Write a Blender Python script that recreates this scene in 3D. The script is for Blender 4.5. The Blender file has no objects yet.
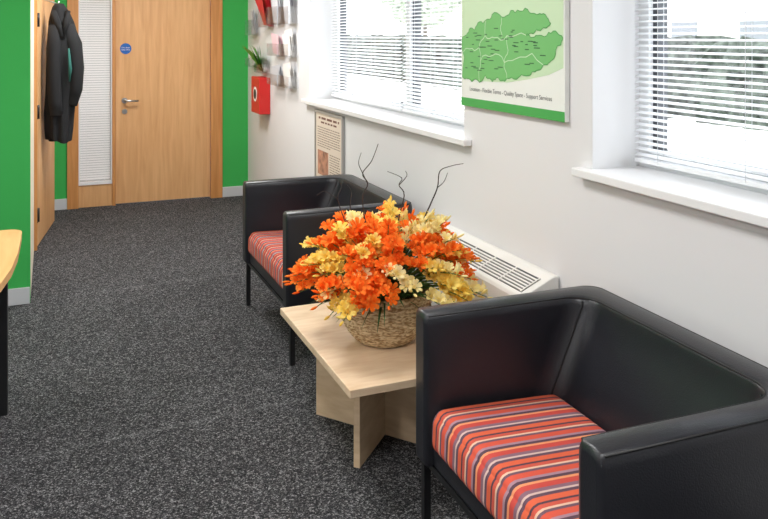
import bpy, bmesh, math, random
from mathutils import Vector, Matrix, noise
random.seed(7)
S = bpy.context.scene
COL = S.collection
try:
    S.view_settings.view_transform = 'Standard'
    S.view_settings.look = 'None'
except Exception:
    pass

# ------------------------------------------------------------------ helpers
def lin(c):
    out = []
    for v in c[:3]:
        v /= 255.0
        out.append(v/12.92 if v <= 0.04045 else ((v+0.055)/1.055)**2.4)
    return (out[0], out[1], out[2], 1.0)

def newmat(name):
    m = bpy.data.materials.new(name); m.use_nodes = True
    nt = m.node_tree
    b = nt.nodes['Principled BSDF']
    return m, nt, b

def mat(name, rgb, rough=0.6, metal=0.0, spec=0.5, bump=0.0, bscale=200.0, var=0.0, vscale=3.0):
    m, nt, b = newmat(name)
    b.inputs['Base Color'].default_value = lin(rgb)
    b.inputs['Roughness'].default_value = rough
    b.inputs['Metallic'].default_value = metal
    b.inputs['Specular IOR Level'].default_value = spec
    tc = nt.nodes.new('ShaderNodeTexCoord')
    if var > 0:
        n = nt.nodes.new('ShaderNodeTexNoise'); n.inputs['Scale'].default_value = vscale
        nt.links.new(tc.outputs['Object'], n.inputs['Vector'])
        r = nt.nodes.new('ShaderNodeValToRGB')
        c = lin(rgb)
        r.color_ramp.elements[0].position = 0.3; r.color_ramp.elements[1].position = 0.7
        r.color_ramp.elements[0].color = tuple(x*(1-var) for x in c[:3])+(1,)
        r.color_ramp.elements[1].color = tuple(min(1, x*(1+var)) for x in c[:3])+(1,)
        nt.links.new(n.outputs['Fac'], r.inputs['Fac']); nt.links.new(r.outputs['Color'], b.inputs['Base Color'])
    if bump > 0:
        n = nt.nodes.new('ShaderNodeTexNoise'); n.inputs['Scale'].default_value = bscale
        n.inputs['Detail'].default_value = 3
        nt.links.new(tc.outputs['Object'], n.inputs['Vector'])
        bp = nt.nodes.new('ShaderNodeBump'); bp.inputs['Strength'].default_value = bump
        bp.inputs['Distance'].default_value = 0.002
        nt.links.new(n.outputs['Fac'], bp.inputs['Height']); nt.links.new(bp.outputs['Normal'], b.inputs['Normal'])
    return m

def wood(name, a, c, scale=(14, 14, 1.0), rough=0.45):
    m, nt, b = newmat(name)
    tc = nt.nodes.new('ShaderNodeTexCoord'); mp = nt.nodes.new('ShaderNodeMapping')
    mp.inputs['Scale'].default_value = scale
    nt.links.new(tc.outputs['Object'], mp.inputs['Vector'])
    n = nt.nodes.new('ShaderNodeTexNoise'); n.inputs['Scale'].default_value = 3.0
    n.inputs['Detail'].default_value = 6; n.inputs['Distortion'].default_value = 0.4
    nt.links.new(mp.outputs['Vector'], n.inputs['Vector'])
    r = nt.nodes.new('ShaderNodeValToRGB')
    r.color_ramp.elements[0].position = 0.3; r.color_ramp.elements[0].color = lin(a)
    r.color_ramp.elements[1].position = 0.7; r.color_ramp.elements[1].color = lin(c)
    nt.links.new(n.outputs['Fac'], r.inputs['Fac']); nt.links.new(r.outputs['Color'], b.inputs['Base Color'])
    b.inputs['Roughness'].default_value = rough
    return m

def link(o, parent=None, keep=True):
    COL.objects.link(o)
    if parent is not None:
        o.parent = parent
        if keep:
            o.matrix_parent_inverse = Matrix.Translation(-parent.location)
    return o

def empty(name, loc=(0, 0, 0), rz=0.0):
    e = bpy.data.objects.new(name, None); e.location = loc; e.rotation_euler = (0, 0, rz)
    e.empty_display_size = 0.1
    COL.objects.link(e); return e

def mesh_obj(name, bm, mats, parent=None, keep=True, smooth=False):
    me = bpy.data.meshes.new(name)
    bmesh.ops.recalc_face_normals(bm, faces=bm.faces)
    bm.to_mesh(me); bm.free()
    for m in (mats if isinstance(mats, (list, tuple)) else [mats]): me.materials.append(m)
    if smooth:
        for p in me.polygons: p.use_smooth = True
    o = bpy.data.objects.new(name, me)
    return link(o, parent, keep)

def add_box(bm, x0, x1, y0, y1, z0, z1, mi=0, M=None):
    vs = [bm.verts.new((x, y, z)) for x in (x0, x1) for y in (y0, y1) for z in (z0, z1)]
    if M is not None:
        for v in vs: v.co = M @ v.co
    idx = [(0, 1, 3, 2), (4, 6, 7, 5), (0, 4, 5, 1), (2, 3, 7, 6), (0, 2, 6, 4), (1, 5, 7, 3)]
    for f in idx:
        fc = bm.faces.new([vs[i] for i in f]); fc.material_index = mi

def boxes(name, lst, mats, parent=None, bevel=0.0, keep=True, seg=2):
    bm = bmesh.new()
    for b in lst:
        add_box(bm, *b[:6], mi=(b[6] if len(b) > 6 else 0), M=(b[7] if len(b) > 7 else None))
    o = mesh_obj(name, bm, mats, parent, keep)
    if bevel > 0:
        md = o.modifiers.new('bevel', 'BEVEL'); md.width = bevel; md.segments = seg; md.limit_method = 'ANGLE'
        md.harden_normals = True
        for p in o.data.polygons: p.use_smooth = True
    return o

def add_tube(bm, pts, radii, n=8, mi=0, cap=True):
    pts = [Vector(p) for p in pts]
    if not isinstance(radii, (list, tuple)): radii = [radii]*len(pts)
    rings = []; up = Vector((0.13, 0.27, 1)).normalized()
    for i, p in enumerate(pts):
        t = (pts[min(i+1, len(pts)-1)]-pts[max(i-1, 0)]).normalized()
        a = t.cross(up)
        if a.length < 1e-3: a = t.cross(Vector((1, 0, 0)))
        a.normalize(); b = t.cross(a).normalized()
        rings.append([bm.verts.new(p+(a*math.cos(2*math.pi*k/n)+b*math.sin(2*math.pi*k/n))*radii[i]) for k in range(n)])
    for i in range(len(rings)-1):
        for k in range(n):
            f = bm.faces.new([rings[i][k], rings[i][(k+1) % n], rings[i+1][(k+1) % n], rings[i+1][k]])
            f.material_index = mi; f.smooth = True
    if cap:
        for r in (rings[0], rings[-1]):
            try:
                f = bm.faces.new(r); f.material_index = mi
            except Exception: pass

def tube(name, pts, r, m, parent=None, keep=True, n=8):
    bm = bmesh.new(); add_tube(bm, pts, r, n)
    return mesh_obj(name, bm, m, parent, keep, smooth=True)

def add_disc(bm, c, axis_u, axis_v, normal, r, t, n=28, mi=0):
    c = Vector(c); u = Vector(axis_u); v = Vector(axis_v); nn = Vector(normal)
    a = [bm.verts.new(c+(u*math.cos(2*math.pi*k/n)+v*math.sin(2*math.pi*k/n))*r) for k in range(n)]
    b = [bm.verts.new(x.co+nn*t) for x in a]
    for f in (a, b):
        q = bm.faces.new(f); q.material_index = mi
    for k in range(n):
        q = bm.faces.new([a[k], a[(k+1) % n], b[(k+1) % n], b[k]]); q.material_index = mi

# ------------------------------------------------------------------ materials
M_white = mat('wall_paint_white', (226, 225, 226), 0.85, bump=0.08, bscale=350)
M_green = mat('wall_paint_green', (56, 172, 80), 0.8, bump=0.08, bscale=350)
M_ceil = mat('ceiling_paint', (240, 240, 239), 0.9)
M_trimw = mat('trim_white_gloss', (238, 238, 239), 0.35)
M_trimg = mat('skirting_grey', (200, 202, 205), 0.5)
M_pvc = mat('upvc_white', (240, 242, 243), 0.3)
M_dark = mat('window_gasket_dark', (70, 74, 80), 0.4)
M_slat = mat('blind_slat', (238, 240, 243), 0.45)
M_oak = wood('door_oak_veneer', (208, 156, 104), (226, 178, 126), (10, 10, 0.7))
M_oakf = wood('door_frame_oak', (190, 128, 70), (212, 152, 92), (16, 16, 0.8))
M_maple = wood('table_maple', (224, 193, 158), (238, 213, 182), (3, 14, 14), 0.4)
M_maplev = wood('table_maple_base', (216, 186, 148), (234, 207, 174), (3, 3, 12), 0.4)
M_desk = wood('desk_beech', (214, 160, 100), (230, 180, 122), (10, 1, 10), 0.4)
M_black = mat('black_metal', (22, 22, 24), 0.4)
M_blackp = mat('black_panel', (34, 34, 36), 0.5)
M_steel = mat('brushed_steel', (190, 190, 190), 0.3, metal=1.0)
M_leather = mat('black_leather', (28, 29, 35), 0.33, spec=0.6, bump=0.3, bscale=240)
M_seam = mat('leather_seam', (12, 12, 14), 0.5)
M_heater = mat('heater_enamel', (234, 232, 227), 0.4)
M_coat = mat('coat_black_wool', (20, 21, 24), 0.9, bump=0.3, bscale=300)
M_coatg = mat('coat_lining_teal', (32, 92, 84), 0.8)
M_red = mat('red_enamel', (205, 38, 34), 0.4)
M_redp = mat('red_leaflet', (205, 36, 48), 0.5)
M_greenp = mat('green_leaflet', (104, 176, 62), 0.5)
M_paper = mat('paper_white', (238, 236, 234), 0.7)
M_pink = mat('paper_pink', (232, 196, 204), 0.7)
M_greyp = mat('paper_grey', (206, 208, 214), 0.6)
M_greyt = mat('print_grey', (95, 95, 98), 0.8)
M_blue = mat('sign_blue', (20, 96, 180), 0.5)

# carpet: speckled loop pile
def carpet():
    m, nt, b = newmat('carpet_charcoal_fleck')
    tc = nt.nodes.new('ShaderNodeTexCoord')
    def vor(scale):
        v = nt.nodes.new('ShaderNodeTexVoronoi'); v.inputs['Scale'].default_value = scale
        nt.links.new(tc.outputs['Object'], v.inputs['Vector'])
        s = nt.nodes.new('ShaderNodeSeparateColor'); nt.links.new(v.outputs['Color'], s.inputs[0])
        return s.outputs[0], v
    a, va_ = vor(260); c, vb_ = vor(130)
    mxx = nt.nodes.new('ShaderNodeMath'); mxx.operation = 'MULTIPLY_ADD'; mxx.inputs[1].default_value = .36
    sc = nt.nodes.new('ShaderNodeMath'); sc.operation = 'MULTIPLY'; sc.inputs[1].default_value = .64
    nt.links.new(a, sc.inputs[0]); nt.links.new(c, mxx.inputs[0]); nt.links.new(sc.outputs[0], mxx.inputs[2])
    r = nt.nodes.new('ShaderNodeValToRGB')
    e = r.color_ramp.elements
    e[0].position = 0.20; e[0].color = lin((32, 32, 34))
    e[1].position = 0.92; e[1].color = lin((150, 149, 150))
    x = e.new(0.48); x.color = lin((54, 54, 56)); x = e.new(0.68); x.color = lin((86, 85, 87))
    nt.links.new(mxx.outputs[0], r.inputs['Fac'])
    n2 = nt.nodes.new('ShaderNodeTexNoise'); n2.inputs['Scale'].default_value = 1.6
    nt.links.new(tc.outputs['Object'], n2.inputs['Vector'])
    sep = nt.nodes.new('ShaderNodeSeparateXYZ'); nt.links.new(tc.outputs['Object'], sep.inputs[0])
    joints = None
    for yy, k in ((3.22, 0.03), (5.1, 0.028), (1.3, 0.03)):
        tilt = nt.nodes.new('ShaderNodeMath'); tilt.operation = 'MULTIPLY_ADD'
        tilt.inputs[1].default_value = -0.06; nt.links.new(sep.outputs['X'], tilt.inputs[0]); nt.links.new(sep.outputs['Y'], tilt.inputs[2])
        d = nt.nodes.new('ShaderNodeMath'); d.operation = 'SUBTRACT'; d.inputs[1].default_value = yy
        nt.links.new(tilt.outputs[0], d.inputs[0])
        ab = nt.nodes.new('ShaderNodeMath'); ab.operation = 'ABSOLUTE'; nt.links.new(d.outputs[0], ab.inputs[0])
        mr = nt.nodes.new('ShaderNodeMapRange'); mr.inputs['From Min'].default_value = 0.0; mr.inputs['From Max'].default_value = 0.02
        mr.inputs['To Min'].default_value = k; mr.inputs['To Max'].default_value = 0
        nt.links.new(ab.outputs[0], mr.inputs['Value'])
        if joints is None: joints = mr.outputs[0]
        else:
            ad = nt.nodes.new('ShaderNodeMath'); ad.operation = 'ADD'
            nt.links.new(joints, ad.inputs[0]); nt.links.new(mr.outputs[0], ad.inputs[1]); joints = ad.outputs[0]
    mr2 = nt.nodes.new('ShaderNodeMapRange'); mr2.inputs['To Min'].default_value = 0.78; mr2.inputs['To Max'].default_value = 1.15
    nt.links.new(n2.outputs['Fac'], mr2.inputs['Value'])
    vm = nt.nodes.new('ShaderNodeVectorMath'); vm.operation = 'SCALE'
    nt.links.new(r.outputs['Color'], vm.inputs[0]); nt.links.new(mr2.outputs[0], vm.inputs['Scale'])
    va = nt.nodes.new('ShaderNodeVectorMath'); va.operation = 'ADD'
    nt.links.new(vm.outputs[0], va.inputs[0]); nt.links.new(joints, va.inputs[1])
    nt.links.new(va.outputs[0], b.inputs['Base Color'])
    b.inputs['Roughness'].default_value = 0.95; b.inputs['Specular IOR Level'].default_value = 0.12
    bp = nt.nodes.new('ShaderNodeBump'); bp.inputs['Strength'].default_value = 0.25; bp.inputs['Distance'].default_value = 0.003
    nt.links.new(va_.outputs['Distance'], bp.inputs['Height']); nt.links.new(bp.outputs['Normal'], b.inputs['Normal'])
    return m
M_carpet = carpet()

# striped fabric, stripes vary along local Y
def stripes():
    m, nt, b = newmat('striped_upholstery')
    tc = nt.nodes.new('ShaderNodeTexCoord')
    sep = nt.nodes.new('ShaderNodeSeparateXYZ'); nt.links.new(tc.outputs['Object'], sep.inputs[0])
    mu = nt.nodes.new('ShaderNodeMath'); mu.operation = 'MULTIPLY'; mu.inputs[1].default_value = 1/0.165
    nt.links.new(sep.outputs['Y'], mu.inputs[0])
    fr = nt.nodes.new('ShaderNodeMath'); fr.operation = 'FRACT'; nt.links.new(mu.outputs[0], fr.inputs[0])
    r = nt.nodes.new('ShaderNodeValToRGB'); r.color_ramp.interpolation = 'CONSTANT'
    seq = [(0, (220, 96, 62)), (.12, (98, 70, 86)), (.19, (210, 178, 168)), (.235, (136, 98, 112)), (.32, (202, 72, 62)),
           (.44, (232, 148, 102)), (.50, (88, 60, 74)), (.57, (168, 130, 142)), (.63, (214, 84, 62)), (.76, (112, 80, 94)),
           (.82, (228, 184, 158)), (.865, (204, 84, 66)), (.95, (80, 56, 68))]
    e = r.color_ramp.elements
    e[0].position = 0; e[0].color = lin(seq[0][1]); e[1].position = seq[1][0]; e[1].color = lin(seq[1][1])
    for p, c in seq[2:]:
        k = e.new(p); k.color = lin(c)
    nt.links.new(fr.outputs[0], r.inputs['Fac']); nt.links.new(r.outputs['Color'], b.inputs['Base Color'])
    b.inputs['Roughness'].default_value = 0.85
    n = nt.nodes.new('ShaderNodeTexNoise'); n.inputs['Scale'].default_value = 500
    nt.links.new(tc.outputs['Object'], n.inputs['Vector'])
    bp = nt.nodes.new('ShaderNodeBump'); bp.inputs['Strength'].default_value = 0.3; bp.inputs['Distance'].default_value = 0.001
    nt.links.new(n.outputs['Fac'], bp.inputs['Height']); nt.links.new(bp.outputs['Normal'], b.inputs['Normal'])
    return m
M_stripe = stripes()

def clear(name, gl=0.06, tint=(1, 1, 1, 1)):
    m = bpy.data.materials.new(name); m.use_nodes = True; nt = m.node_tree; nt.nodes.clear()
    o = nt.nodes.new('ShaderNodeOutputMaterial'); t = nt.nodes.new('ShaderNodeBsdfTransparent'); g = nt.nodes.new('ShaderNodeBsdfGlossy')
    g.inputs['Roughness'].default_value = 0.05; t.inputs['Color'].default_value = tint
    mx = nt.nodes.new('ShaderNodeMixShader'); mx.inputs[0].default_value = gl
    nt.links.new(t.outputs[0], mx.inputs[1]); nt.links.new(g.outputs[0], mx.inputs[2]); nt.links.new(mx.outputs[0], o.inputs[0])
    return m
M_glass = clear('window_glass', 0.04)
M_acryl = clear('clear_acrylic', 0.14, (0.96, 0.97, 0.98, 1))

# ------------------------------------------------------------------ room shell
XR, YF, CZ = 1.77, 7.66, 2.6
boxes('floor', [(-3.3, 2.05, -1.6, 7.8, -0.1, 0)], M_carpet)
boxes('ceiling', [(-3.3, 2.05, -1.6, 7.8, CZ, CZ+0.15)], M_ceil)
W1 = (3.275, 5.68); W2 = (-0.1, 2.33); ZS, ZH = 1.045, 2.3
wr = [(XR, 2.05, -1.6, 7.8, 0, ZS), (XR, 2.05, -1.6, 7.8, ZH, CZ),
      (XR, 2.05, W1[1], 7.8, ZS, ZH), (XR, 2.05, W2[1], W1[0], ZS, ZH), (XR, 2.05, -1.6, W2[0], ZS, ZH)]
boxes('wall_right', wr, M_white)
boxes('wall_far', [(-3.3, 0.141, YF, YF+0.14, 0, CZ), (1.519, XR, YF, YF+0.14, 0, CZ), (0.141, 1.519, YF, YF+0.14, 2.3, CZ)], M_green)
boxes('wall_back', [(-3.3, XR, -1.6, -1.5, 0, CZ)], M_white)
boxes('wall_left', [(-3.3, -3.2, -1.5, YF, 0, CZ)], M_white)
boxes('wall_partition', [(-3.2, -0.106, 5.06, 5.16, 0, CZ)], M_green)
M_cream = mat('paint_cream', (236, 228, 208), 0.6)
boxes('wall_corridor', [(-0.2, -0.106, 5.162, 6.27, 0, CZ), (-0.2, -0.106, 7.33, YF, 0, CZ), (-0.2, -0.106, 6.27, 7.33, 2.16, CZ)], M_cream)
boxes('baseboard_far', [(-0.1, 0.139, YF-0.015, YF, 0, 0.095), (1.521, XR-0.016, YF-0.015, YF, 0, 0.095)], M_trimg, bevel=0.003)
boxes('baseboard_partition', [(-3.2, -0.108, 5.045, 5.06, 0, 0.095)], M_trimg, bevel=0.003)
boxes('baseboard_right', [(XR-0.015, XR, -1.5, YF, 0, 0.095)], M_trimg, bevel=0.003)

# unseen ceiling panels, added as fill light to brighten the interior
for i, (x, y) in enumerate([(0.1, 0.6), (0.3, 2.9), (0.7, 5.9), (-1.9, 0.9), (-1.9, 3.4)]):
    e = empty('added_fill_panel', (x, y, CZ-0.01))
    md, nt, b = newmat('fill_panel_glow'); b.inputs['Emission Color'].default_value = (1, 0.99, 0.98, 1); b.inputs['Emission Strength'].default_value = 3
    boxes('frame', [(x-.31, x+.31, y-.31, y+.31, CZ-0.02, CZ-0.001)], M_trimw, e)
    boxes('fill_diffuser', [(x-.29, x+.29, y-.29, y+.29, CZ-0.024, CZ-0.02)], md, e)
    L = bpy.data.lights.new('fill_lamp', 'AREA'); L.shape = 'SQUARE'; L.size = 0.58; L.energy = 46 if i == 2 else 30; L.color = (1, 0.995, 0.985)
    lo = bpy.data.objects.new('fill_lamp', L); lo.location = (x, y, CZ-0.03); link(lo, e)

# ------------------------------------------------------------------ windows
def window(idx, y0, y1, mull):
    e = empty('window_%d' % idx, (2.0, (y0+y1)/2, ZS))
    X0, X1 = 1.975, 2.035; f = 0.055
    z0, z1 = ZS+0.03, ZH
    fr = [(X0, X1, y0, y1, z0, z0+f), (X0, X1, y0, y1, z1-f, z1), (X0, X1, y0, y0+f, z0+f, z1-f), (X0, X1, y1-f, y1, z0+f, z1-f)]
    for m in mull: fr.append((X0, X1, m-f/2, m+f/2, z0+f, z1-f))
    boxes('frame', fr, M_pvc, e)
    edges = [y0+f]+[v for m in mull for v in (m-f/2, m+f/2)]+[y1-f]
    edges.sort()
    g = []; gl = []
    for k in range(0, len(edges), 2):
        a, b = edges[k], edges[k+1]
        q = 0.024; xa, xb = X0+0.02, X1+0.005
        g += [(xa, xb, a, a+q, z0+f, z1-f), (xa, xb, b-q, b, z0+f, z1-f), (xa, xb, a+q, b-q, z0+f, z0+f+.008), (xa, xb, a+q, b-q, z1-f-q, z1-f)]
        gl.append((2.005, 2.009, a+q, b-q, z0+f+.008, z1-f-q))
    boxes('gasket', g, M_dark, e)
    boxes('glass', gl, M_glass, e)
    pts = [(XR-.045, y0-.075), (XR-.001, y0-.075), (XR-.001, y0), (1.98, y0), (1.98, y1), (XR-.001, y1), (XR-.001, y1+.06), (XR-.045, y1+.06)]
    bm = bmesh.new()
    lo_ = [bm.verts.new((x, y, ZS+.0005)) for x, y in pts]; hi_ = [bm.verts.new((x, y, ZS+.03)) for x, y in pts]
    bm.faces.new(lo_); bm.faces.new(hi_)
    for k in range(len(pts)): bm.faces.new([lo_[k], lo_[(k+1) % 8], hi_[(k+1) % 8], hi_[k]])
    o = mesh_obj('sill', bm, M_trimw, e)
    md = o.modifiers.new('bevel', 'BEVEL'); md.width = .004; md.segments = 2; md.limit_method = 'ANGLE'
    boxes('reveal_lining', [(XR+0.001, 1.975, y0, y0+0.004, ZS+0.03, ZH), (XR+0.001, 1.975, y1-0.004, y1, ZS+0.03, ZH), (XR+0.001, 1.975, y0+.004, y1-.004, ZH-0.004, ZH)], M_trimw, e)
    return e

def blind(y0, y1, zb, tilt):
    yc = (y0+y1)/2
    e = empty('venetian_blind', (1.945, yc, ZH-0.02))
    bm = bmesh.new(); pitch = 0.0215; d = 0.0125; xc = 1.945
    z = zb+0.02
    ct, st = math.cos(tilt), math.sin(tilt)
    while z < ZH-0.05:
        rows = []
        for (t, h) in ((-1, 0), (-0.35, 0.0016), (0.35, 0.0016), (1, 0)):
            dx = t*d*ct-h*st; dz = t*d*st+h*ct
            rows.append((bm.verts.new((xc+dx, y0, z+dz)), bm.verts.new((xc+dx, y1, z+dz))))
        for k in range(3):
            fc = bm.faces.new([rows[k][0], rows[k][1], rows[k+1][1], rows[k+1][0]]); fc.smooth = True
        z += pitch
    mesh_obj('slats', bm, M_slat, e)
    boxes('rails', [(xc-0.013, xc+0.013, y0, y1, zb-0.008, zb+0.008), (xc-0.015, xc+0.015, y0, y1, ZH-0.04, ZH-0.006)], M_slat, e, bevel=0.002)
    bm = bmesh.new(); n = 4
    for k in range(n):
        yy = y0+0.12+(y1-y0-0.24)*k/(n-1)
        for dx in (-0.0135, 0.0135):
            add_tube(bm, [(xc+dx, yy, zb), (xc+dx, yy, ZH-0.03)], 0.0009, 5)
    mesh_obj('ladder_cords', bm, M_slat, e)

window(1, W1[0], W1[1], [4.36])
window(2, W2[0], W2[1], [0.8, 1.72])
blind(W1[0]+0.03, 4.35, ZS+0.06, math.radians(20))
blind(4.38, W1[1]-0.03, ZS+0.06, math.radians(20))
blind(W2[0]+0.03, 0.9, ZS+0.06, math.radians(16))
blind(0.93, W2[1]-0.03, ZS+0.06, math.radians(16))

# ------------------------------------------------------------------ outside
M_out = mat('paving_pale', (222, 222, 220), 0.9, var=0.12, vscale=0.6)
boxes('ground_outside', [(2.05, 70, -30, 70, -0.25, -0.12)], M_out)
def foliage(name, rgb, lo=.25, hi=1.6):
    m, nt, b = newmat(name)
    tc = nt.nodes.new('ShaderNodeTexCoord'); n = nt.nodes.new('ShaderNodeTexNoise'); n.inputs['Scale'].default_value = 3.0; n.inputs['Detail'].default_value = 10
    n.inputs['Roughness'].default_value = .7
    nt.links.new(tc.outputs['Object'], n.inputs['Vector'])
    r = nt.nodes.new('ShaderNodeValToRGB'); c = lin(rgb)
    r.color_ramp.elements[0].position = .40; r.color_ramp.elements[0].color = tuple(x*lo for x in c[:3])+(1,)
    r.color_ramp.elements[1].position = .60; r.color_ramp.elements[1].color = tuple(min(1, x*hi) for x in c[:3])+(1,)
    nt.links.new(n.outputs['Fac'], r.inputs['Fac']); nt.links.new(r.outputs['Color'], b.inputs['Base Color'])
    b.inputs['Roughness'].default_value = 0.9
    return m
M_hedge = foliage('hedge_foliage', (76, 82, 76), .18, 1.5); M_tree = foliage('tree_foliage', (176, 186, 168), .5, 1.3)
bm = bmesh.new()
ny = 300
for (x0, H) in ((11.5, 1.6),):
    grid = []
    prof = [(0, 0), (-0.05, .35), (-.05, .7), (0, 1.0), (0, 1.3), (0.05, 1.55), (0.3, 1.85), (0.9, 1.9), (1.5, 1.8), (1.7, 1.3), (1.7, 0)]
    for j in range(ny+1):
        row = []
        for (px, pz) in prof:
            row.append(bm.verts.new((x0+px+random.uniform(-.14, .14), -12+j*0.19+random.uniform(-.06, .06), -0.12+pz*H/1.9+(random.uniform(-.1, .1) if pz > 0 else 0))))
        grid.append(row)
    for j in range(ny):
        for k in range(len(prof)-1):
            bm.faces.new([grid[j][k], grid[j][k+1], grid[j+1][k+1], grid[j+1][k]])
mesh_obj('hedge', bm, M_hedge)
M_bark = mat('bark', (120, 112, 104), 0.9)
for (tx, ty, hh, rr) in ((17, 10, 5.2, 1.9), (18, 26, 6, 2.2), (21, 44, 6.5, 2.6), (16.5, 2, 4.6, 1.8)):
    e = empty('tree', (tx, ty, -0.12))
    tube('trunk', [(tx, ty, -0.12), (tx+.1, ty, 1.6), (tx, ty+.1, hh*.7)], [.2, .15, .06], M_bark, e)
    bm = bmesh.new(); bmesh.ops.create_icosphere(bm, subdivisions=5, radius=rr)
    for v in bm.verts:
        v.co *= random.uniform(.86, 1.08)*(1+.25*noise.noise(v.co*.9)); v.co += Vector((tx, ty, hh*.72))
    mesh_obj('crown', bm, M_tree, e)
M_bld = mat('render_pale', (226, 222, 216), 0.9)
e = empty('neighbouring_building', (32, 20, 0))
boxes('walls', [(30, 36, 2, 60, -0.12, 5.5)], M_bld, e)
wl = []
for k in range(12): wl += [(29.96, 30, 4+k*4.5, 5.8+k*4.5, .9, 2.2), (29.96, 30, 4+k*4.5, 5.8+k*4.5, 3.4, 4.7)]
boxes('window_panes', wl, mat('pane_grey', (120, 124, 130), .3), e)
boxes('roof', [(29.6, 36.4, 1.6, 60.4, 5.5, 5.9)], mat('roof_tile', (120, 84, 70), .8), e)

# ------------------------------------------------------------------ far door set
d = empty('door_1', (0.83, YF, 0))
yw = YF
boxes('frame', [(0.141, 0.235, yw-0.02, yw+0.12, 0, 2.3), (1.41, 1.519, yw-0.02, yw+0.12, 0, 2.3), (0.236, 1.409, yw-0.02, yw+0.12, 2.21, 2.3),
               (0.522, 0.55, yw-0.01, yw+0.12, 0, 2.209)], M_oakf, d)
boxes('leaf', [(0.553, 1.406, yw+0.015, yw+0.06, 0.01, 2.205)], M_oak, d, bevel=0.002)
boxes('sidelight_panel', [(0.236, 0.521, yw+0.01, yw+0.05, 0.0, 0.2), ], M_oak, d, bevel=0.002)
boxes('sidelight_bead', [(0.236, 0.521, yw+0.0, yw+0.05, 0.2, 0.225), (0.236, 0.521, yw+0.0, yw+0.05, 2.19, 2.209),
                         (0.236, 0.246, yw+0.0, yw+0.04, .225, 2.19), (.511, .521, yw, yw+.04, .225, 2.19)], M_trimw, d)
boxes('sidelight_glass', [(0.247, 0.51, yw+0.03, yw+0.034, 0.226, 2.189)], M_glass, d)
bm = bmesh.new()
z = 0.24
while z < 2.18:
    a = [bm.verts.new(p) for p in ((.248, yw+.045, z), (.509, yw+.045, z), (.509, yw+.050, z+.017), (.248, yw+.050, z+.017))]
    bm.faces.new(a); z += 0.022
for xx in (.30, .46):
    add_box(bm, xx, xx+.004, yw+.042, yw+.044, .23, 2.19)
mesh_obj('sidelight_blind', bm, mat('sidelight_slat', (252, 252, 252), .5), d)
boxes('sidelight_backing', [(0.236, 0.521, yw+0.075, yw+0.09, 0.2, 2.2)], mat('sidelight_shadow', (206, 208, 210), .8), d)
bm = bmesh.new()
add_disc(bm, (0.63, yw+0.015, 0.95), (1, 0, 0), (0, 0, 1), (0, -1, 0), 0.026, 0.01)
add_tube(bm, [(0.63, yw+0.006, .95), (.63, yw-.045, .95), (.65, yw-.05, .95), (.745, yw-.048, .948)], 0.009, 10)
add_disc(bm, (0.63, yw+0.015, 0.85), (1, 0, 0), (0, 0, 1), (0, -1, 0), 0.024, 0.008)
mesh_obj('lever_handle', bm, M_steel, d, smooth=False)
bm = bmesh.new(); add_disc(bm, (0.64, yw+0.015, 1.425), (1, 0, 0), (0, 0, 1), (0, -1, 0), 0.05, 0.003)
mesh_obj('fire_door_sign', bm, M_blue, d)
def text(body, size, m, parent, M, name='lettering', align='CENTER'):
    c = bpy.data.curves.new(name, 'FONT'); c.body = body; c.size = size; c.align_x = align; c.align_y = 'CENTER'
    c.materials.append(m)
    o = bpy.data.objects.new(name, c); COL.objects.link(o)
    if parent is not None:
        o.parent = parent; o.matrix_parent_inverse = Matrix.Translation(-parent.location)
    o.matrix_basis = M
    return o
RF = Matrix(((1, 0, 0, 0), (0, 0, -1, 0), (0, 1, 0, 0), (0, 0, 0, 1)))
text('Fire door\nkeep shut', 0.019, M_paper, d, Matrix.Translation((0.64, yw+0.0112, 1.425)) @ RF)

# left door, ajar, in corridor wall
d2 = empty('door_2', (-0.106, 6.36, 0))
boxes('frame', [(-0.2, -0.085, 6.271, 6.33, 0, 2.1), (-0.2, -0.085, 7.27, 7.329, 0, 2.1), (-0.2, -0.085, 6.271, 7.329, 2.101, 2.159)], M_oakf, d2)
ang = math.atan2(0.115, 0.8)
ML = Matrix.Translation((-0.105, 6.36, 0)) @ Matrix.Rotation(-ang, 4, 'Z')
boxes('leaf', [(-0.022, 0.022, 0, 0.83, 0.01, 2.08, 0, ML)], M_oak, d2, bevel=0.002)
bm = bmesh.new()
for hz in (0.24, 0.99, 1.66):
    add_tube(bm, [(-0.078, 6.345, hz-0.05), (-0.078, 6.345, hz+0.05)], 0.009, 10)
    add_box(bm, -0.084, -0.080, 6.30, 6.36, hz-0.05, hz+0.05)
mesh_obj('hinges', bm, M_black, d2)

# ------------------------------------------------------------------ coat
cx, cy = 0.085, 6.58
c = empty('hanging_coat', (cx, cy, 1.75))
bm = bmesh.new()
secs = [(1.79, .03, .03, -.02), (1.76, .05, .05, -.02), (1.71, .07, .06, -.015), (1.65, .09, .08, -.01), (1.56, .105, .10, 0), (1.42, .11, .11, 0),
        (1.25, .108, .105, -.005), (1.1, .103, .105, -.01), (.95, .097, .10, -.02), (.84, .09, .10, -.02), (.75, .082, .09, -.02)]
N = 56; rings = []
for i, (z, a, b, off) in enumerate(secs):
    ring = []
    f = i/(len(secs)-1)
    for k in range(N):
        t = 2*math.pi*k/N
        w = 1+0.13*f*math.sin(7*t+1.3*f*3)+0.07*f*math.sin(11*t-2*f)+.04*math.sin(3*t+f*5)
        ring.append(bm.verts.new((cx+off+a*w*math.cos(t), cy+b*w*math.sin(t), z+(0.02*math.sin(2*t+.5) if i == len(secs)-1 else 0))))
    rings.append(ring)
for i in range(len(rings)-1):
    for k in range(N):
        f = bm.faces.new([rings[i][k], rings[i][(k+1) % N], rings[i+1][(k+1) % N], rings[i+1][k]]); f.smooth = True
bm.faces.new(rings[0])
mesh_obj('body', bm, M_coat, c)
bm = bmesh.new()
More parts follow.
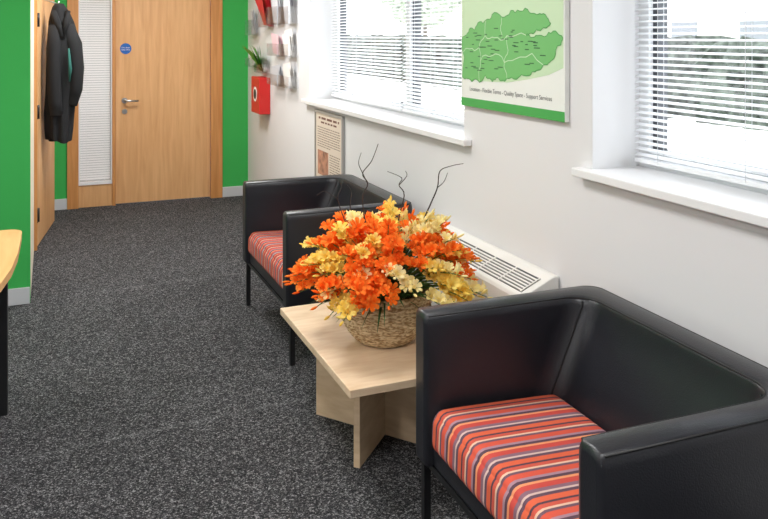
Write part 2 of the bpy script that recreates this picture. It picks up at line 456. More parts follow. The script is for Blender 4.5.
add_tube(bm, [(cx+.04, cy-.04, 1.62), (cx+.085, cy-.06, 1.48), (cx+.10, cy-.07, 1.3), (cx+.095, cy-.07, 1.14), (cx+.065, cy-.06, 1.02)], [.045, .058, .056, .05, .042], 14)
add_tube(bm, [(cx-.05, cy-.06, 1.62), (cx-.06, cy-.09, 1.46), (cx-.06, cy-.10, 1.25), (cx-.05, cy-.10, 1.05), (cx-.04, cy-.095, .95)], [.045, .052, .05, .048, .045], 14)
mesh_obj('sleeves', bm, M_coat, c)
bm = bmesh.new()
add_tube(bm, [(cx-.06, cy-.05, 1.73), (cx-.04, cy-.085, 1.65), (cx-.0, cy-.105, 1.53)], [.02, .028, .012], 8)
add_tube(bm, [(cx+.04, cy-.05, 1.73), (cx+.03, cy-.085, 1.65), (cx+.01, cy-.105, 1.53)], [.02, .028, .012], 8)
mesh_obj('collar', bm, M_coat, c)
tube('lining_edge', [(cx+.045, cy-.125, 1.45), (cx+.055, cy-.135, 1.3), (cx+.05, cy-.13, 1.2)], [.006, .014, .005], M_coatg, c)
tube('coat_hook', [(-.048, 6.58, 1.82), (.02, 6.58, 1.80), (.055, 6.58, 1.785), (.065, 6.58, 1.81)], .006, M_steel, c)

# ------------------------------------------------------------------ armchairs
def rounded_box(name, c, h, r, m, parent, bulge=0.0, cuts=22, tilt=0):
    bm = bmesh.new(); bmesh.ops.create_cube(bm, size=2)
    bmesh.ops.subdivide_edges(bm, edges=bm.edges[:], cuts=cuts, use_grid_fill=True)
    for v in bm.verts:
        p = v.co.copy()
        q = Vector([math.copysign(abs(math.sin(x*math.pi/2)), x)*h[i] for i, x in enumerate(p)])
        cc = Vector([max(-(h[i]-r), min(h[i]-r, q[i])) for i in range(3)])
        dd = q-cc
        if dd.length > 1e-6: q = cc+dd.normalized()*r
        if q.z > 0: q.z += bulge*(1-(p.x)**4)*(1-(p.y)**4)
        v.co = q
    o = mesh_obj(name, bm, m, parent, keep=False, smooth=True)
    o.location = c; o.rotation_euler = (0, tilt, 0)
    return o

def arc(cx, cy, r, a0, a1, n=10):
    return [(cx+r*math.cos(a0+(a1-a0)*k/n), cy+r*math.sin(a0+(a1-a0)*k/n)) for k in range(n+1)]

def armchair(loc, rz):
    e = empty('armchair', loc, rz)
    Dp, W, t, tb = 0.65, 0.47, 0.088, 0.10
    z0, z1 = 0.255, 0.712
    ro, ri = 0.05, 0.09
    LEAN = 0.115
    outer = [(0, -W)]+arc(Dp-ro, -W+ro, ro, -math.pi/2, 0)+arc(Dp-ro, W-ro, ro, 0, math.pi/2)+[(0, W)]
    inner = [(0, W-t)]+arc(Dp-tb-ri, W-t-ri, ri, math.pi/2, 0)+arc(Dp-tb-ri, -W+t+ri, ri, 0, -math.pi/2)+[(0, -W+t)]
    bm = bmesh.new()
    n = len(outer)
    inn = list(reversed(inner))
    rings = []
    P = [(0, z0+.012), (0.0, z0+.3), (0, z1-.03), (0.022, z1-.012), (0.07, z1-.003), (0.16, z1+.001), (0.5, z1+.004), (0.84, z1+.001), (0.93, z1-.003), (0.978, z1-.012), (1, z1-.03),
         (1.0, z1-.10), (1.0, .53), (1.0, .42), (1, z0+.012), (0.9, z0), (0.1, z0)]
    def lean(z):
        return LEAN*min(1, max(0, (z1-.03-z)/(z1-.03-.42)))
    for i in range(n):
        o2, i2 = Vector(outer[i]), Vector(inn[i])
        ring = []
        for (s, z) in P:
            p = o2.lerp(i2, s)
            if s >= .9 and 0 < i < n-1: p.x -= lean(z)
            ring.append(bm.verts.new((p.x, p.y, z)))
        rings.append(ring)
    K = len(P)
    for i in range(n-1):
        for k in range(K):
            f = bm.faces.new([rings[i][k], rings[i][(k+1) % K], rings[i+1][(k+1) % K], rings[i+1][k]]); f.smooth = True
    for ring in (rings[0], rings[-1]):
        prev = ring
        ymid = (min(v.co.y for v in ring)+max(v.co.y for v in ring))/2
        for (dx, sh) in ((-.008, .006), (-.012, .018)):
            nr = []
            for v in ring:
                y = v.co.y; z = v.co.z
                yn = ymid+(y-ymid)*(1-sh/0.044); zc = (z0+z1)/2; zn = zc+(z-zc)*(1-sh/0.23)
                nr.append(bm.verts.new((dx, yn, zn)))
            for k in range(K):
                f = bm.faces.new([prev[k], prev[(k+1) % K], nr[(k+1) % K], nr[k]]); f.smooth = True
            prev = nr
        bm.faces.new(prev)
    mesh_obj('shell', bm, M_leather, e, keep=False)
    bm = bmesh.new()
    zt = z1-0.004
    def off(poly, other, s): return [tuple(Vector(a).lerp(Vector(b), s)) for a, b in zip(poly, other)]
    l1 = off(outer, inn, 0.06); l2 = off(outer, inn, 0.94)
    add_tube(bm, [(x, y, zt) for x, y in l1], 0.0026, 6)
    add_tube(bm, [(x, y, zt) for x, y in l2], 0.0026, 6)
    for (sx) in (-1, 1):
        sxp, syp = Dp-tb-ri*0.3, sx*(W-t-ri*0.3+0.002)
        add_tube(bm, [(sxp-lean(z), syp, z) for z in (z1-.01, z1-.03, z1-.1, .53, .42, .40)], 0.003, 6)
        for yy in (W-0.008, W-t+0.008):
            add_tube(bm, [(-.006, sx*yy, z1-.02), (-.006, sx*yy, z0+.02)], 0.0022, 6)
    mesh_obj('seams', bm, M_seam, e, keep=False)
    bx = Dp-tb-LEAN
    boxes('seat_base', [(0.012, bx+.02, -W+t-.005, W-t+.005, z0+.004, 0.325)], M_leather, e, bevel=0.012, keep=False)
    rounded_box('seat_cushion', (bx/2, 0, 0.366), (bx/2+.004, W-t-.002, 0.060), 0.036, M_stripe, e, bulge=0.014, tilt=math.radians(2.5))
    bm = bmesh.new()
    for x in (0.02, Dp-.03):
        for y in (-W+.02, W-.02):
            add_box(bm, x-.011, x+.011, y-.011, y+.011, 0.0, z0+.006)
    add_box(bm, .015, Dp-.02, -W+.012, -W+.03, z0-.014, z0+.004); add_box(bm, .015, Dp-.02, W-.03, W-.012, z0-.014, z0+.004)
    add_box(bm, .012, .03, -W+.012, W-.012, z0-.014, z0+.004)
    mesh_obj('legs', bm, M_black, e, keep=False)
    return e

armchair((1.034, 1.768, 0), math.radians(-1.5))
armchair((1.030, 4.085, 0), 0)

# ------------------------------------------------------------------ coffee table
t = empty('coffee_table', (1.2, 2.855, 0))
boxes('top', [(0.895, 1.5, 2.43, 3.28, 0.372, 0.40)], M_maple, t, bevel=0.003)
def panel(dx, dy):
    L = math.hypot(dx, dy); a = math.atan2(dy, dx)
    return Matrix.Translation((1.2, 2.88, 0)) @ Matrix.Rotation(a, 4, 'Z'), L
Ma, La = panel(.187, .2); Mb, Lb = panel(.187, -.25)
boxes('cross_base', [(-La, La, -.0125, .0125, 0, .372, 0, Ma), (-Lb, -.013, -.0125, .0125, 0, .372, 0, Mb), (.013, Lb, -.0125, .0125, 0, .372, 0, Mb)], M_maplev, t, bevel=0.002)

# ------------------------------------------------------------------ heater
h = empty('wall_heater', (1.7, 3.0, 0.4))
hx0, hx1, hy0, hy1, hz0, hz1 = 1.60, 1.765, 2.52, 3.55, 0.12, 0.645
bm = bmesh.new()
prof = [(hx1, hz0), (hx0+.02, hz0), (hx0, hz0+.02), (hx0, hz1-.075), (hx0+.008, hz1-.06), (hx1-.03, hz1-.004), (hx1-.02, hz1), (hx1, hz1)]
A = [bm.verts.new((x, hy0, z)) for x, z in prof]; B = [bm.verts.new((x, hy1, z)) for x, z in prof]
bm.faces.new(A); bm.faces.new(B)
for k in range(len(prof)):
    bm.faces.new([A[k], A[(k+1) % len(prof)], B[(k+1) % len(prof)], B[k]])
o = mesh_obj('casing', bm, M_heater, h)
md = o.modifiers.new('bevel', 'BEVEL'); md.width = .004; md.segments = 2; md.limit_method = 'ANGLE'
P0 = Vector((hx0+.008, 0, hz1-.06)); P1 = Vector((hx1-.03, 0, hz1-.004)); dirv = (P1-P0).normalized(); nrm = Vector((-dirv.z, 0, dirv.x))
Lh = (P1-P0).length
def HM(y):
    M = Matrix.Identity(4); M.col[0][:3] = dirv; M.col[1][:3] = (0, 1, 0); M.col[2][:3] = nrm; M.col[3][:3] = P0+Vector((0, y, 0))
    return M
g = [(0.014, Lh-.030, 0.035, hy1-hy0-.035, 0.0, 0.0015, 1, HM(hy0))]
k = 0.018
while k < Lh-.034:
    g.append((k, k+.0075, 0.035, hy1-hy0-.035, 0.0015, 0.005, 0, HM(hy0))); k += 0.0145
yy = .035
while yy < hy1-hy0-.03:
    g.append((.014, Lh-.030, yy, yy+.006, 0.0015, .0055, 0, HM(hy0))); yy += 0.16
boxes('grille', g, [M_heater, mat('grille_shadow', (70, 70, 72), .6)], h)

# ------------------------------------------------------------------ map poster
p = empty('map_poster', (XR-.015, 2.86, 1.23))
PY0, PY1, PZ0, PZ1 = 2.46, 3.262, 1.228, 2.4
xf = XR-0.022
boxes('panel', [(xf, XR-0.001, PY0, PY1, PZ0, PZ1)], mat('poster_white', (236, 238, 233), .45), p, bevel=.001)
M_pg = mat('poster_green', (74, 168, 84), .45); M_pale = mat('poster_pale_green', (202, 226, 190), .45); M_mapg = mat('map_green', (116, 188, 112), .45)
M_line = mat('map_lines', (206, 230, 198), .45); M_cl = mat('coast_line', (76, 156, 80), .45)
def PX(u, v, o=0.0006): return (xf-o, PY1-u, PZ0+v)
def ppoly(name, pts, m, o):
    bm = bmesh.new(); bm.faces.new([bm.verts.new(PX(u, v, o)) for u, v in pts])
    return mesh_obj(name, bm, m, p)
W = PY1-PY0
ppoly('green_band', [(0.0, 0.0), (W, 0.0), (W, .038), (0.0, .038)], M_pg, .0006)
ppoly('sea_tint', [(0.008, .13), (.008, .52), (W-.008, .52), (W-.008, .20), (.70, .17), (.55, .145), (.40, .125), (.2, .12)], M_pale, .0006)
base = [(.012, .15), (.012, .36), (.05, .37), (.09, .41), (.13, .40), (.17, .44), (.23, .45), (.28, .475), (.36, .46), (.43, .49), (.50, .485), (.57, .475), (.64, .47), (.69, .45), (.715, .425), (.69, .405), (.65, .395), (.62, .40), (.585, .382), (.545, .372),
         (.59, .362), (.64, .372), (.70, .385), (.76, .38), (.792, .36), (.78, .33), (.745, .305), (.735, .27), (.70, .25), (.665, .24), (.63, .215), (.585, .205), (.55, .185), (.50, .18), (.45, .165), (.40, .165), (.36, .15),
         (.33, .165), (.31, .155), (.28, .14), (.25, .155), (.225, .17), (.20, .145), (.17, .13), (.13, .145), (.10, .13), (.07, .145), (.04, .14)]
def sq(pt): return (pt[0], .13+(pt[1]-.15)*.86)
base = [sq(q) for q in base]
random.seed(3)
def rough(pts, amp, lev=2):
    for _ in range(lev):
        q = []
        for i, a in enumerate(pts):
            b = pts[(i+1) % len(pts)]
            nx, ny_ = -(b[1]-a[1]), (b[0]-a[0]); s = random.uniform(-amp, amp)
            q += [a, ((a[0]+b[0])/2+nx*s, (a[1]+b[1])/2+ny_*s)]
        pts = q
    return pts
coast = rough(base, .22)
ppoly('map_shape', coast, M_mapg, .0012)
def pline(bm, pts, w, sub=2):
    pts = [tuple(p_) for p_ in pts]
    for _ in range(sub):
        q = []
        for a, b in zip(pts[:-1], pts[1:]):
            s = random.uniform(-.2, .2); q += [a, ((a[0]+b[0])/2-(b[1]-a[1])*s, (a[1]+b[1])/2+(b[0]-a[0])*s)]
        pts = q+[pts[-1]]
    for a, b in zip(pts[:-1], pts[1:]):
        a = Vector(a); b = Vector(b); t_ = (b-a).normalized(); q = Vector((-t_.y, t_.x))*w
        bm.faces.new([bm.verts.new(PX(*(a+q), .0018)), bm.verts.new(PX(*(b+q), .0018)), bm.verts.new(PX(*(b-q), .0018)), bm.verts.new(PX(*(a-q), .0018))])
bm = bmesh.new(); pline(bm, coast+[coast[0]], .0018, 0); mesh_obj('coast_line', bm, M_cl, p)
bm = bmesh.new()
for ln in ([(.23, .45), (.22, .37), (.17, .31), (.18, .24), (.17, .13)], [(.012, .28), (.08, .30), (.17, .31)], [(.22, .37), (.30, .36), (.40, .37), (.545, .372)],
           [(.36, .46), (.35, .40), (.36, .36)], [(.40, .37), (.41, .30), (.38, .24), (.40, .165)], [(.18, .24), (.28, .27), (.38, .24), (.50, .27), (.665, .24)]):
    pline(bm, [sq(q) for q in ln], .0016)
mesh_obj('county_lines', bm, M_line, p)
bm = bmesh.new()
for k in range(52):
    u = random.uniform(.04, .66); v = random.uniform(.16, .36) if u < .45 else random.uniform(.20, .30); w = random.uniform(.018, .045)
    bm.faces.new([bm.verts.new(PX(a, b, .0022)) for a, b in ((u, v), (u+w, v), (u+w, v+.004), (u, v+.004))])
mesh_obj('place_labels', bm, mat('map_label', (60, 104, 66), .6), p)
RR = Matrix(((0, 0, -1, 0), (-1, 0, 0, 0), (0, 1, 0, 0), (0, 0, 0, 1)))
text('Location - Flexible Terms - Quality Space - Support Services', 0.0262, M_greyt, p, Matrix.Translation(PX(W/2, .080, .001)) @ RR)

# ------------------------------------------------------------------ notice on wall
nb = empty('framed_notice', (XR-.01, 5.2, .8))
NY0, NY1, NZ0, NZ1 = 4.90, 5.49, .48, 1.02
fr_ = []
for (a, b, c0, c1) in ((NY0, NY1, NZ0, NZ0+.018), (NY0, NY1, NZ1-.018, NZ1), (NY0, NY0+.018, NZ0+.018, NZ1-.018), (NY1-.018, NY1, NZ0+.018, NZ1-.018)):
    fr_.append((XR-.02, XR-.001, a, b, c0, c1))
boxes('frame', fr_, mat('notice_frame', (176, 174, 170), .4), nb)
boxes('sheet', [(XR-.012, XR-.002, NY0+.018, NY1-.018, NZ0+.018, NZ1-.018)], mat('notice_paper', (226, 212, 196), .7), nb)
L_ = []
def words(y_hi, y_lo, z, hgt, mi):
    y = y_hi
    while y > y_lo+.01:
        w_ = random.uniform(.012, .045)*(hgt/.006)
        L_.append((XR-.013, XR-.012, max(y-w_, y_lo), y, z-hgt, z, mi)); y -= w_+.010*(hgt/.006)
words(NY1-.08, NY0+.08, NZ1-.045, .015, 2); words(NY1-.13, NY0+.13, NZ1-.075, .012, 2)
zz = NZ1-.115
while zz > .76:
    words(NY1-.055, NY0+.06+random.choice([0, 0, 0, .2]), zz, .006, 0); zz -= .0165
L_.append((XR-.013, XR-.012, NY0+.30, NY1-.06, .57, .74, 1))
zz = .735
while zz > .575:
    words(NY0+.27, NY0+.06, zz, .006, 0); zz -= .0165
zz = .55
while zz > .52:
    words(NY1-.055, NY0+.06, zz, .006, 0); zz -= .0165
boxes('print', L_, [mat('notice_ink', (150, 132, 118), .8), mat('notice_photo', (176, 128, 104), .7, var=.55, vscale=16), mat('notice_heading', (120, 84, 72), .8)], nb)

# ------------------------------------------------------------------ leaflet rack
lr = empty('leaflet_rack', (XR-.03, 6.5, 1.4))
pock = [
    (6.62, 6.92, 1.62, 1.92, M_redp), (6.28, 6.58, 1.64, 1.90, M_greyp), (7.16, 7.42, 1.55, 1.80, M_greyp),
    (6.28, 6.60, 1.38, 1.56, M_pink), (5.94, 6.24, 1.38, 1.56, M_paper), (7.12, 7.42, 1.26, 1.40, M_paper),
    (6.28, 6.60, 1.14, 1.30, M_greyp), (5.94, 6.24, 1.14, 1.30, M_paper), (5.94, 6.24, 1.64, 1.88, M_greyp), (6.76, 7.06, 1.22, 1.36, M_paper)]
bm = bmesh.new(); lm = [M_redp, M_paper, M_greenp, M_pink, M_greyp]
for (a, b, c0, c1, m_) in pock:
    mi = lm.index(m_)
    for q in range(3):
        T = Matrix.Translation((XR-.014-.014*q, (a+b)/2, c0+.012)) @ Matrix.Rotation(random.uniform(-.16, .16), 4, 'X') @ Matrix.Rotation(-.12, 4, 'Y')
        w = (b-a)/2-.05
        add_box(bm, -.002, 0, -w, w, 0, c1-c0+random.uniform(-.04, .03), mi if q != 1 else (0 if mi == 0 else random.choice([mi, 1, 4])), T)
for q in range(4):
    T = Matrix.Translation((XR-.05-.004*q, 6.78+random.uniform(-.04, .04), 1.66)) @ Matrix.Rotation(-.4+.25*q, 4, 'X') @ Matrix.Rotation(-.25, 4, 'Y')
    add_box(bm, -.001, .001, -.07, .07, 0, random.uniform(.22, .3), 0, T)
mesh_obj('leaflets', bm, lm, lr)
bm = bmesh.new()
for q in range(30):
    y0_ = 6.95+random.uniform(-.06, .06); az = random.uniform(-1.3, 1.3); L = random.uniform(.16, .31)
    lean_y = math.sin(az)*random.uniform(.4, 1.0); lean_x = -random.uniform(.1, .5)
    st = Vector((XR-.045, y0_, 1.23)); dirn = Vector((lean_x, lean_y, 1.0)).normalized()
    end = st+dirn*L+Vector((lean_x*.04, lean_y*.04, -.02)); mid = st+dirn*L*.5+Vector((0, 0, .03))
    sd = Vector((0.3, 1, -lean_y)).normalized(); prev = None; hw = random.uniform(.016, .03)
    for k in range(7):
        t_ = k/6; c0 = st*(1-t_)**2+mid*2*t_*(1-t_)+end*t_*t_; w_ = hw*math.sin(math.pi*(.06+.92*t_))
        a = bm.verts.new(c0-sd*w_); b2 = bm.verts.new(c0+sd*w_)
        if prev: bm.faces.new([prev[0], prev[1], b2, a])
        prev = (a, b2)
mesh_obj('plant_sprig', bm, M_greenp, lr, smooth=True)
bm = bmesh.new()
for (a, b, c0, c1, m_) in pock:
    zc = c0+(c1-c0)*.55
    add_box(bm, XR-.085, XR-.082, a, b, c0, zc); add_box(bm, XR-.082, XR-.002, a, b, c0-.003, c0)
    add_box(bm, XR-.082, XR-.002, a, a+.003, c0, zc); add_box(bm, XR-.082, XR-.002, b-.003, b, c0, zc)
mesh_obj('acrylic_pockets', bm, M_acryl, lr)

rb = empty('red_wall_box', (XR-.06, 6.95, 1.0))
boxes('housing', [(XR-.10, XR-.001, 6.80, 7.10, .86, 1.18)], M_red, rb, bevel=.008)
bm = bmesh.new(); add_disc(bm, (XR-.10, 6.95, 1.03), (0, 1, 0), (0, 0, 1), (-1, 0, 0), .065, .002)
mesh_obj('label_disc', bm, M_paper, rb)
bm = bmesh.new(); add_disc(bm, (XR-.102, 6.95, 1.03), (0, 1, 0), (0, 0, 1), (-1, 0, 0), .045, .002)
mesh_obj('label_centre', bm, M_blackp, rb)

# ------------------------------------------------------------------ desk
dk = empty('reception_desk', (-.6, 3.4, 0))
pts = [(-1.5, 3.72)]+arc(-.168, 3.66, .06, math.pi/2, 0, 6)+[(-.109, 3.5), (-.112, 3.3), (-.125, 3.1), (-.15, 2.93), (-.20, 2.75), (-.28, 2.58), (-.40, 2.43), (-.6, 2.3), (-.9, 2.22), (-1.5, 2.2)]
bm = bmesh.new()
lo_ = [bm.verts.new((x, y, .70)) for x, y in pts]; hi_ = [bm.verts.new((x, y, .73)) for x, y in pts]
bm.faces.new(lo_); bm.faces.new(hi_)
for k in range(len(pts)): bm.faces.new([lo_[k], lo_[(k+1) % len(pts)], hi_[(k+1) % len(pts)], hi_[k]])
mesh_obj('top', bm, M_desk, dk)
boxes('end_panel', [(-1.45, -.160, 3.60, 3.66, 0.0, .699)], M_blackp, dk, bevel=.003)
bm = bmesh.new()
pl = arc(-.55, 3.3, .37, 0.95, -0.9, 14)
for (a, b) in zip(pl[:-1], pl[1:]):
    vs = [bm.verts.new((a[0], a[1], 0)), bm.verts.new((b[0], b[1], 0)), bm.verts.new((b[0], b[1], .699)), bm.verts.new((a[0], a[1], .699))]
    bm.faces.new(vs)
bmesh.ops.remove_doubles(bm, verts=bm.verts, dist=1e-4)
o = mesh_obj('modesty_panel', bm, M_blackp, dk); sm = o.modifiers.new('s', 'SOLIDIFY'); sm.thickness = .02

# ------------------------------------------------------------------ bowl + bouquet
BX, BY, BZ = 1.170, 2.795, 0.4005
fb = empty('freesia_bowl_arrangement', (BX, BY, BZ))
M_bowl, nt, b = newmat('woven_straw')
tc = nt.nodes.new('ShaderNodeTexCoord'); mp = nt.nodes.new('ShaderNodeMapping'); mp.inputs['Scale'].default_value = (60, 60, 160)
n = nt.nodes.new('ShaderNodeTexNoise'); n.inputs['Scale'].default_value = 1.0; n.inputs['Detail'].default_value = 2
nt.links.new(tc.outputs['Object'], mp.inputs[0]); nt.links.new(mp.outputs[0], n.inputs['Vector'])
r = nt.nodes.new('ShaderNodeValToRGB'); r.color_ramp.elements[0].position = .38; r.color_ramp.elements[0].color = lin((156, 124, 84))
r.color_ramp.elements[1].position = .6; r.color_ramp.elements[1].color = lin((226, 204, 166))
nt.links.new(n.outputs['Fac'], r.inputs['Fac']); nt.links.new(r.outputs['Color'], b.inputs['Base Color']); b.inputs['Roughness'].default_value = .8
prof = [(0.085, 0), (.105, .006), (.125, .025), (.146, .055), (.162, .09), (.172, .125), (.175, .155), (.172, .18), (.167, .195)]
def bowl_r(z):
    for (r0, z0), (r1, z1) in zip(prof[:-1], prof[1:]):
        if z <= z1: return r0+(r1-r0)*(z-z0)/(z1-z0)
    return prof[-1][0]
bm = bmesh.new(); NS = 192; NZ = 90; rings = []
for i in range(NZ+1):
    z = .195*i/NZ; row = int(z/.013)
    ph = (z % .013)/.013
    ring = []
    for k in range(NS):
        tt = 2*math.pi*k/NS
        w = 0.0050*math.sin(math.pi*ph)*(0.5+0.5*math.cos(32*tt+(math.pi if row % 2 else 0)))
        rr = bowl_r(z)+w
        ring.append(bm.verts.new((BX+rr*math.cos(tt), BY+rr*math.sin(tt), BZ+z)))
    rings.append(ring)
inr = [(.161, .196), (.154, .17), (.14, .1), (.1, .02)]
for (rr, z) in inr: rings.append([bm.verts.new((BX+rr*math.cos(2*math.pi*k/NS), BY+rr*math.sin(2*math.pi*k/NS), BZ+z)) for k in range(NS)])
for i in range(len(rings)-1):
    for k in range(NS):
        f = bm.faces.new([rings[i][k], rings[i][(k+1) % NS], rings[i+1][(k+1) % NS], rings[i+1][k]]); f.smooth = True
bm.faces.new(rings[0]); bm.faces.new(rings[-1])
mesh_obj('woven_bowl', bm, M_bowl, fb)

def petal_mat(name, a, b_):
    m, nt, b = newmat(name)
    tc = nt.nodes.new('ShaderNodeTexCoord'); n = nt.nodes.new('ShaderNodeTexNoise'); n.inputs['Scale'].default_value = 45
    nt.links.new(tc.outputs['Object'], n.inputs['Vector'])
    r = nt.nodes.new('ShaderNodeValToRGB'); r.color_ramp.elements[0].position = .4; r.color_ramp.elements[1].position = .62
    r.color_ramp.elements[0].color = lin(a); r.color_ramp.elements[1].color = lin(b_)
    nt.links.new(n.outputs['Fac'], r.inputs['Fac']); nt.links.new(r.outputs['Color'], b.inputs['Base Color']); b.inputs['Roughness'].default_value = .75
    b.inputs['Specular IOR Level'].default_value = .2
    tr = nt.nodes.new('ShaderNodeBsdfTranslucent'); mx = nt.nodes.new('ShaderNodeMixShader'); mx.inputs[0].default_value = .40
    nt.links.new(r.outputs['Color'], tr.inputs['Color'])
    out = nt.nodes['Material Output']
    nt.links.new(b.outputs[0], mx.inputs[1]); nt.links.new(tr.outputs[0], mx.inputs[2]); nt.links.new(mx.outputs[0], out.inputs['Surface'])
    return m
M_or = petal_mat('petal_orange', (255, 118, 30), (255, 150, 58))
M_ye = petal_mat('petal_yellow', (255, 218, 96), (255, 234, 136))
M_cr = petal_mat('petal_cream', (255, 236, 156), (255, 244, 192))
M_st = mat('stem_green', (92, 128, 58), .6); M_lf = mat('leaf_green', (54, 96, 48), .55, var=.3, vscale=20)
M_tw = mat('twig_brown', (58, 46, 42), .8)
random.seed(12)
def basis(ax):
    ax = ax.normalized(); s = ax.cross(Vector((.3, .1, 1)))
    if s.length < .05: s = ax.cross(Vector((1, 0, 0)))
    s.normalize(); return s, ax.cross(s).normalized(), ax
def blossom(bm, p, ax, sc, mi, opened=1.0):
    u, v, w = basis(ax); rot = random.uniform(0, 6.28)
    def pt(r, a, z): return p+(u*math.cos(a)+v*math.sin(a))*r*sc+w*z*sc
    R0 = [bm.verts.new(pt(.0028, rot+k*math.pi/3, 0)) for k in range(6)]
    Rm = [bm.verts.new(pt(.0045, rot+k*math.pi/3, .013)) for k in range(6)]
    R1 = [bm.verts.new(pt(.0100, rot+k*math.pi/3, .028)) for k in range(6)]
    for Ra, Rb in ((R0, Rm), (Rm, R1)):
        for k in range(6):
            f = bm.faces.new([Ra[k], Ra[(k+1) % 6], Rb[(k+1) % 6], Rb[k]]); f.material_index = mi; f.smooth = True
    for k in range(6):
        a = rot+k*math.pi/3; o = opened*random.uniform(.9, 1.1); zz = random.uniform(-.002, .002)
        hwm = .0098 if k % 2 else .0084
        rows = [(.0100, .0055, .027, .0), (.0105+.007*o, hwm, .037, .001), (.0105+.014*o, hwm, .043+zz, .001), (.0105+.019*o, hwm*.55, .046+zz-.003*o, .0004), (.0105+.021*o, hwm*.12, .046+zz-.004*o, 0)]
        prev = None
        for (r, hw, z, cup) in rows:
            c0 = pt(r, a, z); tdir = (u*-math.sin(a)+v*math.cos(a))
            L = bm.verts.new(c0-tdir*hw*sc+w*cup*2*sc); C = bm.verts.new(c0-w*cup*sc); R = bm.verts.new(c0+tdir*hw*sc+w*cup*2*sc)
            if prev:
                for q in ((0, 1), (1, 2)):
                    f = bm.faces.new([prev[q[0]], prev[q[1]], (L, C, R)[q[1]], (L, C, R)[q[0]]]); f.material_index = mi; f.smooth = True
            prev = (L, C, R)
def bud(bm, p, ax, sc, mi):
    w = ax.normalized()
    add_tube(bm, [p, p+w*.010*sc, p+w*.024*sc, p+w*.036*sc], [.0022*sc, .0052*sc, .0056*sc, .001], 6, mi)
bmf = bmesh.new(); bms = bmesh.new()
O = Vector((BX, BY, BZ+.14))
NSPR = 138
for i in range(NSPR):
    f = (i+.5)/NSPR
    az = i*2.39996+random.uniform(-.3, .3)
    sinel = 1-1.10*f
    el = math.asin(max(-.11, sinel))
    rad = random.uniform(.78, 1.03)
    right = max(0, math.cos(az)*.9228-math.sin(az)*.3853)
    Rl, Rz = .358+.034*right, .318
    tip = Vector((BX, BY, BZ+.19))+Vector((Rl*math.cos(el)*math.cos(az), Rl*math.cos(el)*math.sin(az), Rz*math.sin(el)))*rad
    mid = O.lerp(tip, .55)+Vector((0, 0, .10*math.cos(el)))
    def q(t): return O*(1-t)**2+mid*2*t*(1-t)+tip*t*t
    add_tube(bms, [q(k/7) for k in range(8)], [.0024]*6+[.002, .0013], 5)
    pr = random.random()
    side = (tip.x-BX)*.9228-(tip.y-BY)*.3853
    po = .28 if side > .17 else (.42 if side < -.22 else .62)
    mi = 0 if pr < po else (1 if pr < po+(1-po)*.6 else 2)
    nb_ = random.randint(6, 9)
    for j in range(nb_):
        t = 1-.38*j/(nb_-1)
        p0 = q(t); tan = (q(min(1, t+.02))-q(t-.02)).normalized()
        outw = (p0-Vector((BX, BY, BZ+.05))).normalized()
        s_, v_, w_ = basis(tan)
        sd = (1 if j % 2 else -1)
        ax = (outw*1.1+s_*sd*.6+v_*random.uniform(-.5, .5)+Vector((0, 0, .15))).normalized()
        if j == 0: bud(bmf, p0, (tan+outw*.5), .85, mi)
        elif j == 1: bud(bmf, p0, ax, 1.0, mi)
        else: blossom(bmf, p0, ax, random.uniform(.74, .96), mi, random.uniform(.75, 1.15))
mesh_obj('blossoms', bmf, [M_or, M_ye, M_cr], fb)
mesh_obj('stems', bms, M_st, fb)
bm = bmesh.new()
for i in range(300):
    az = random.uniform(0, 2*math.pi); el = random.uniform(-.05, 1.45); L = random.uniform(.24, .35)
    dr = Vector((math.cos(el)*math.cos(az), math.cos(el)*math.sin(az), math.sin(el)))
    st = Vector((BX, BY, BZ+.155)); end = st+dr*L*(1 if el < 1 else .85); mid = st.lerp(end, .5)+Vector((0, 0, .06))
    side = dr.cross(Vector((0, 0, 1))); side = side.normalized() if side.length > .01 else Vector((1, 0, 0)); prev = None
    hw = random.uniform(.002, .006)
    for k in range(7):
        t = k/6; c0 = st*(1-t)**2+mid*2*t*(1-t)+end*t*t; w = hw*math.sin(math.pi*(.12+.86*t))
        a = bm.verts.new(c0-side*w); b2 = bm.verts.new(c0+side*w)
        if prev: f = bm.faces.new([prev[0], prev[1], b2, a]); f.smooth = True
        prev = (a, b2)
for i in range(1100):
    az = random.uniform(0, 2*math.pi); r0 = random.uniform(.03, .15)
    st = Vector((BX+r0*math.cos(az), BY+r0*math.sin(az), BZ+.18)); dr = Vector((math.cos(az)*.8, math.sin(az)*.8, random.uniform(.2, 1.3))).normalized()
    end = st+dr*random.uniform(.06, .14); sd = dr.cross(Vector((.1, .2, 1))).normalized()*.0018
    bm.faces.new([bm.verts.new(st-sd), bm.verts.new(st+sd), bm.verts.new(end)])
mesh_obj('leaves', bm, M_lf, fb)
R_ = Vector((.9228, -.3853, 0)); F_ = Vector((.3853, .9228, 0))
def tp(a, b, z): return Vector((BX, BY, 0))+R_*a+F_*b+Vector((0, 0, z-.03))
bm = bmesh.new()
def twig(pts, r0, r1):
    P_ = [tp(*p_) for p_ in pts]; n_ = len(P_)
    out = []
    for i in range(n_-1):
        a, b_, c_, d_ = P_[max(i-1, 0)], P_[i], P_[i+1], P_[min(i+2, n_-1)]
        for k in range(5):
            t = k/5
            out.append(.5*((2*b_)+(c_-a)*t+(2*a-5*b_+4*c_-d_)*t*t+(3*b_-a-3*c_+d_)*t**3))
    out.append(P_[-1]); m_ = len(out)
    add_tube(bm, out, [r0+(r1-r0)*k/(m_-1) for k in range(m_)], 6)
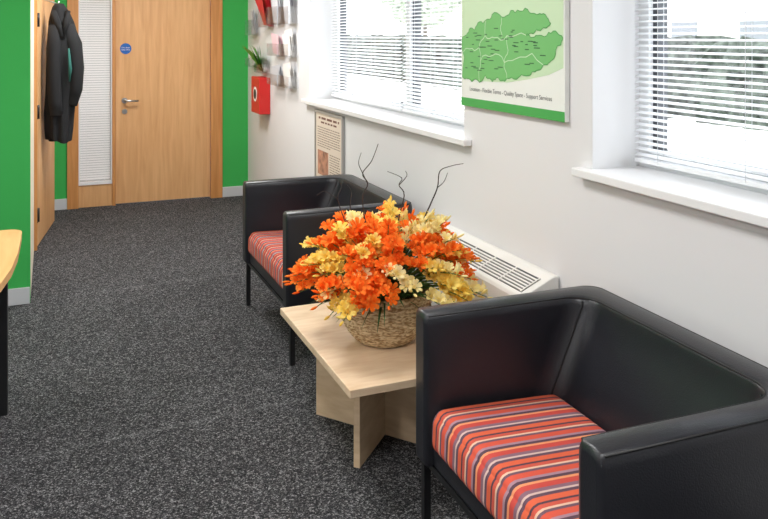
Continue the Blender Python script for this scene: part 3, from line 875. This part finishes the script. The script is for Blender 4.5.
twig([(0, 0, .60), (-.06, .02, .80), (-.085, .03, .95), (-.065, .03, 1.01), (-.085, .03, 1.05), (-.05, .02, 1.10), (-.025, .02, 1.165)], .0035, .0013)
twig([(-.065, .03, 1.01), (-.085, .04, 1.05), (-.10, .03, 1.09), (-.09, .03, 1.13)], .002, .001)
twig([(.02, 0, .60), (.05, .05, .85), (.075, .06, .96), (.055, .06, 1.0), (.065, .05, 1.03), (.01, .05, 1.055)], .003, .0011)
twig([(.055, .06, 1.0), (.085, .06, 1.035), (.08, .06, 1.055)], .0018, .001)
twig([(.03, -.02, .60), (.13, 0, .84), (.175, .01, .94), (.20, .01, 1.0), (.21, .02, 1.06), (.25, .02, 1.08), (.30, .02, 1.09)], .0035, .0013)
twig([(.20, .01, 1.0), (.225, .02, 1.02), (.24, .02, 1.055)], .0018, .001)
twig([(-.03, 0, .60), (-.14, .03, .84), (-.18, .04, .95), (-.165, .04, 1.0), (-.19, .04, 1.03)], .0025, .001)
twig([(-.18, .04, .95), (-.23, .04, .98), (-.26, .04, .965)], .0018, .001)
twig([(-.05, .05, .62), (-.13, .08, .88), (-.13, .08, .97), (-.15, .07, 1.0)], .0022, .001)
mesh_obj('twigs', bm, M_tw, fb)

# ------------------------------------------------------------------ light + camera
w = bpy.data.worlds.new('daylight'); S.world = w; w.use_nodes = True
bg = w.node_tree.nodes['Background']
bg.inputs['Color'].default_value = (0.90, 0.95, 1.0, 1); bg.inputs['Strength'].default_value = 4.2
sun = bpy.data.lights.new('sun', 'SUN'); sun.energy = 3.0; sun.angle = math.radians(2); sun.color = (1, .96, .9)
so = bpy.data.objects.new('sun', sun); COL.objects.link(so); so.location = (-4, 0, 12)
so.rotation_euler = Vector((0.45, 0.25, -1)).to_track_quat('-Z', 'Y').to_euler()

cam = bpy.data.cameras.new('camera'); cam.sensor_width = 36; cam.lens = 800/768*36; cam.shift_y = -224.5/768
cam.clip_start = 0.05
co = bpy.data.objects.new('camera', cam); COL.objects.link(co)
co.location = (0, 0, 1.55); co.rotation_euler = (math.radians(90), 0, -math.atan(334/800))
S.camera = co
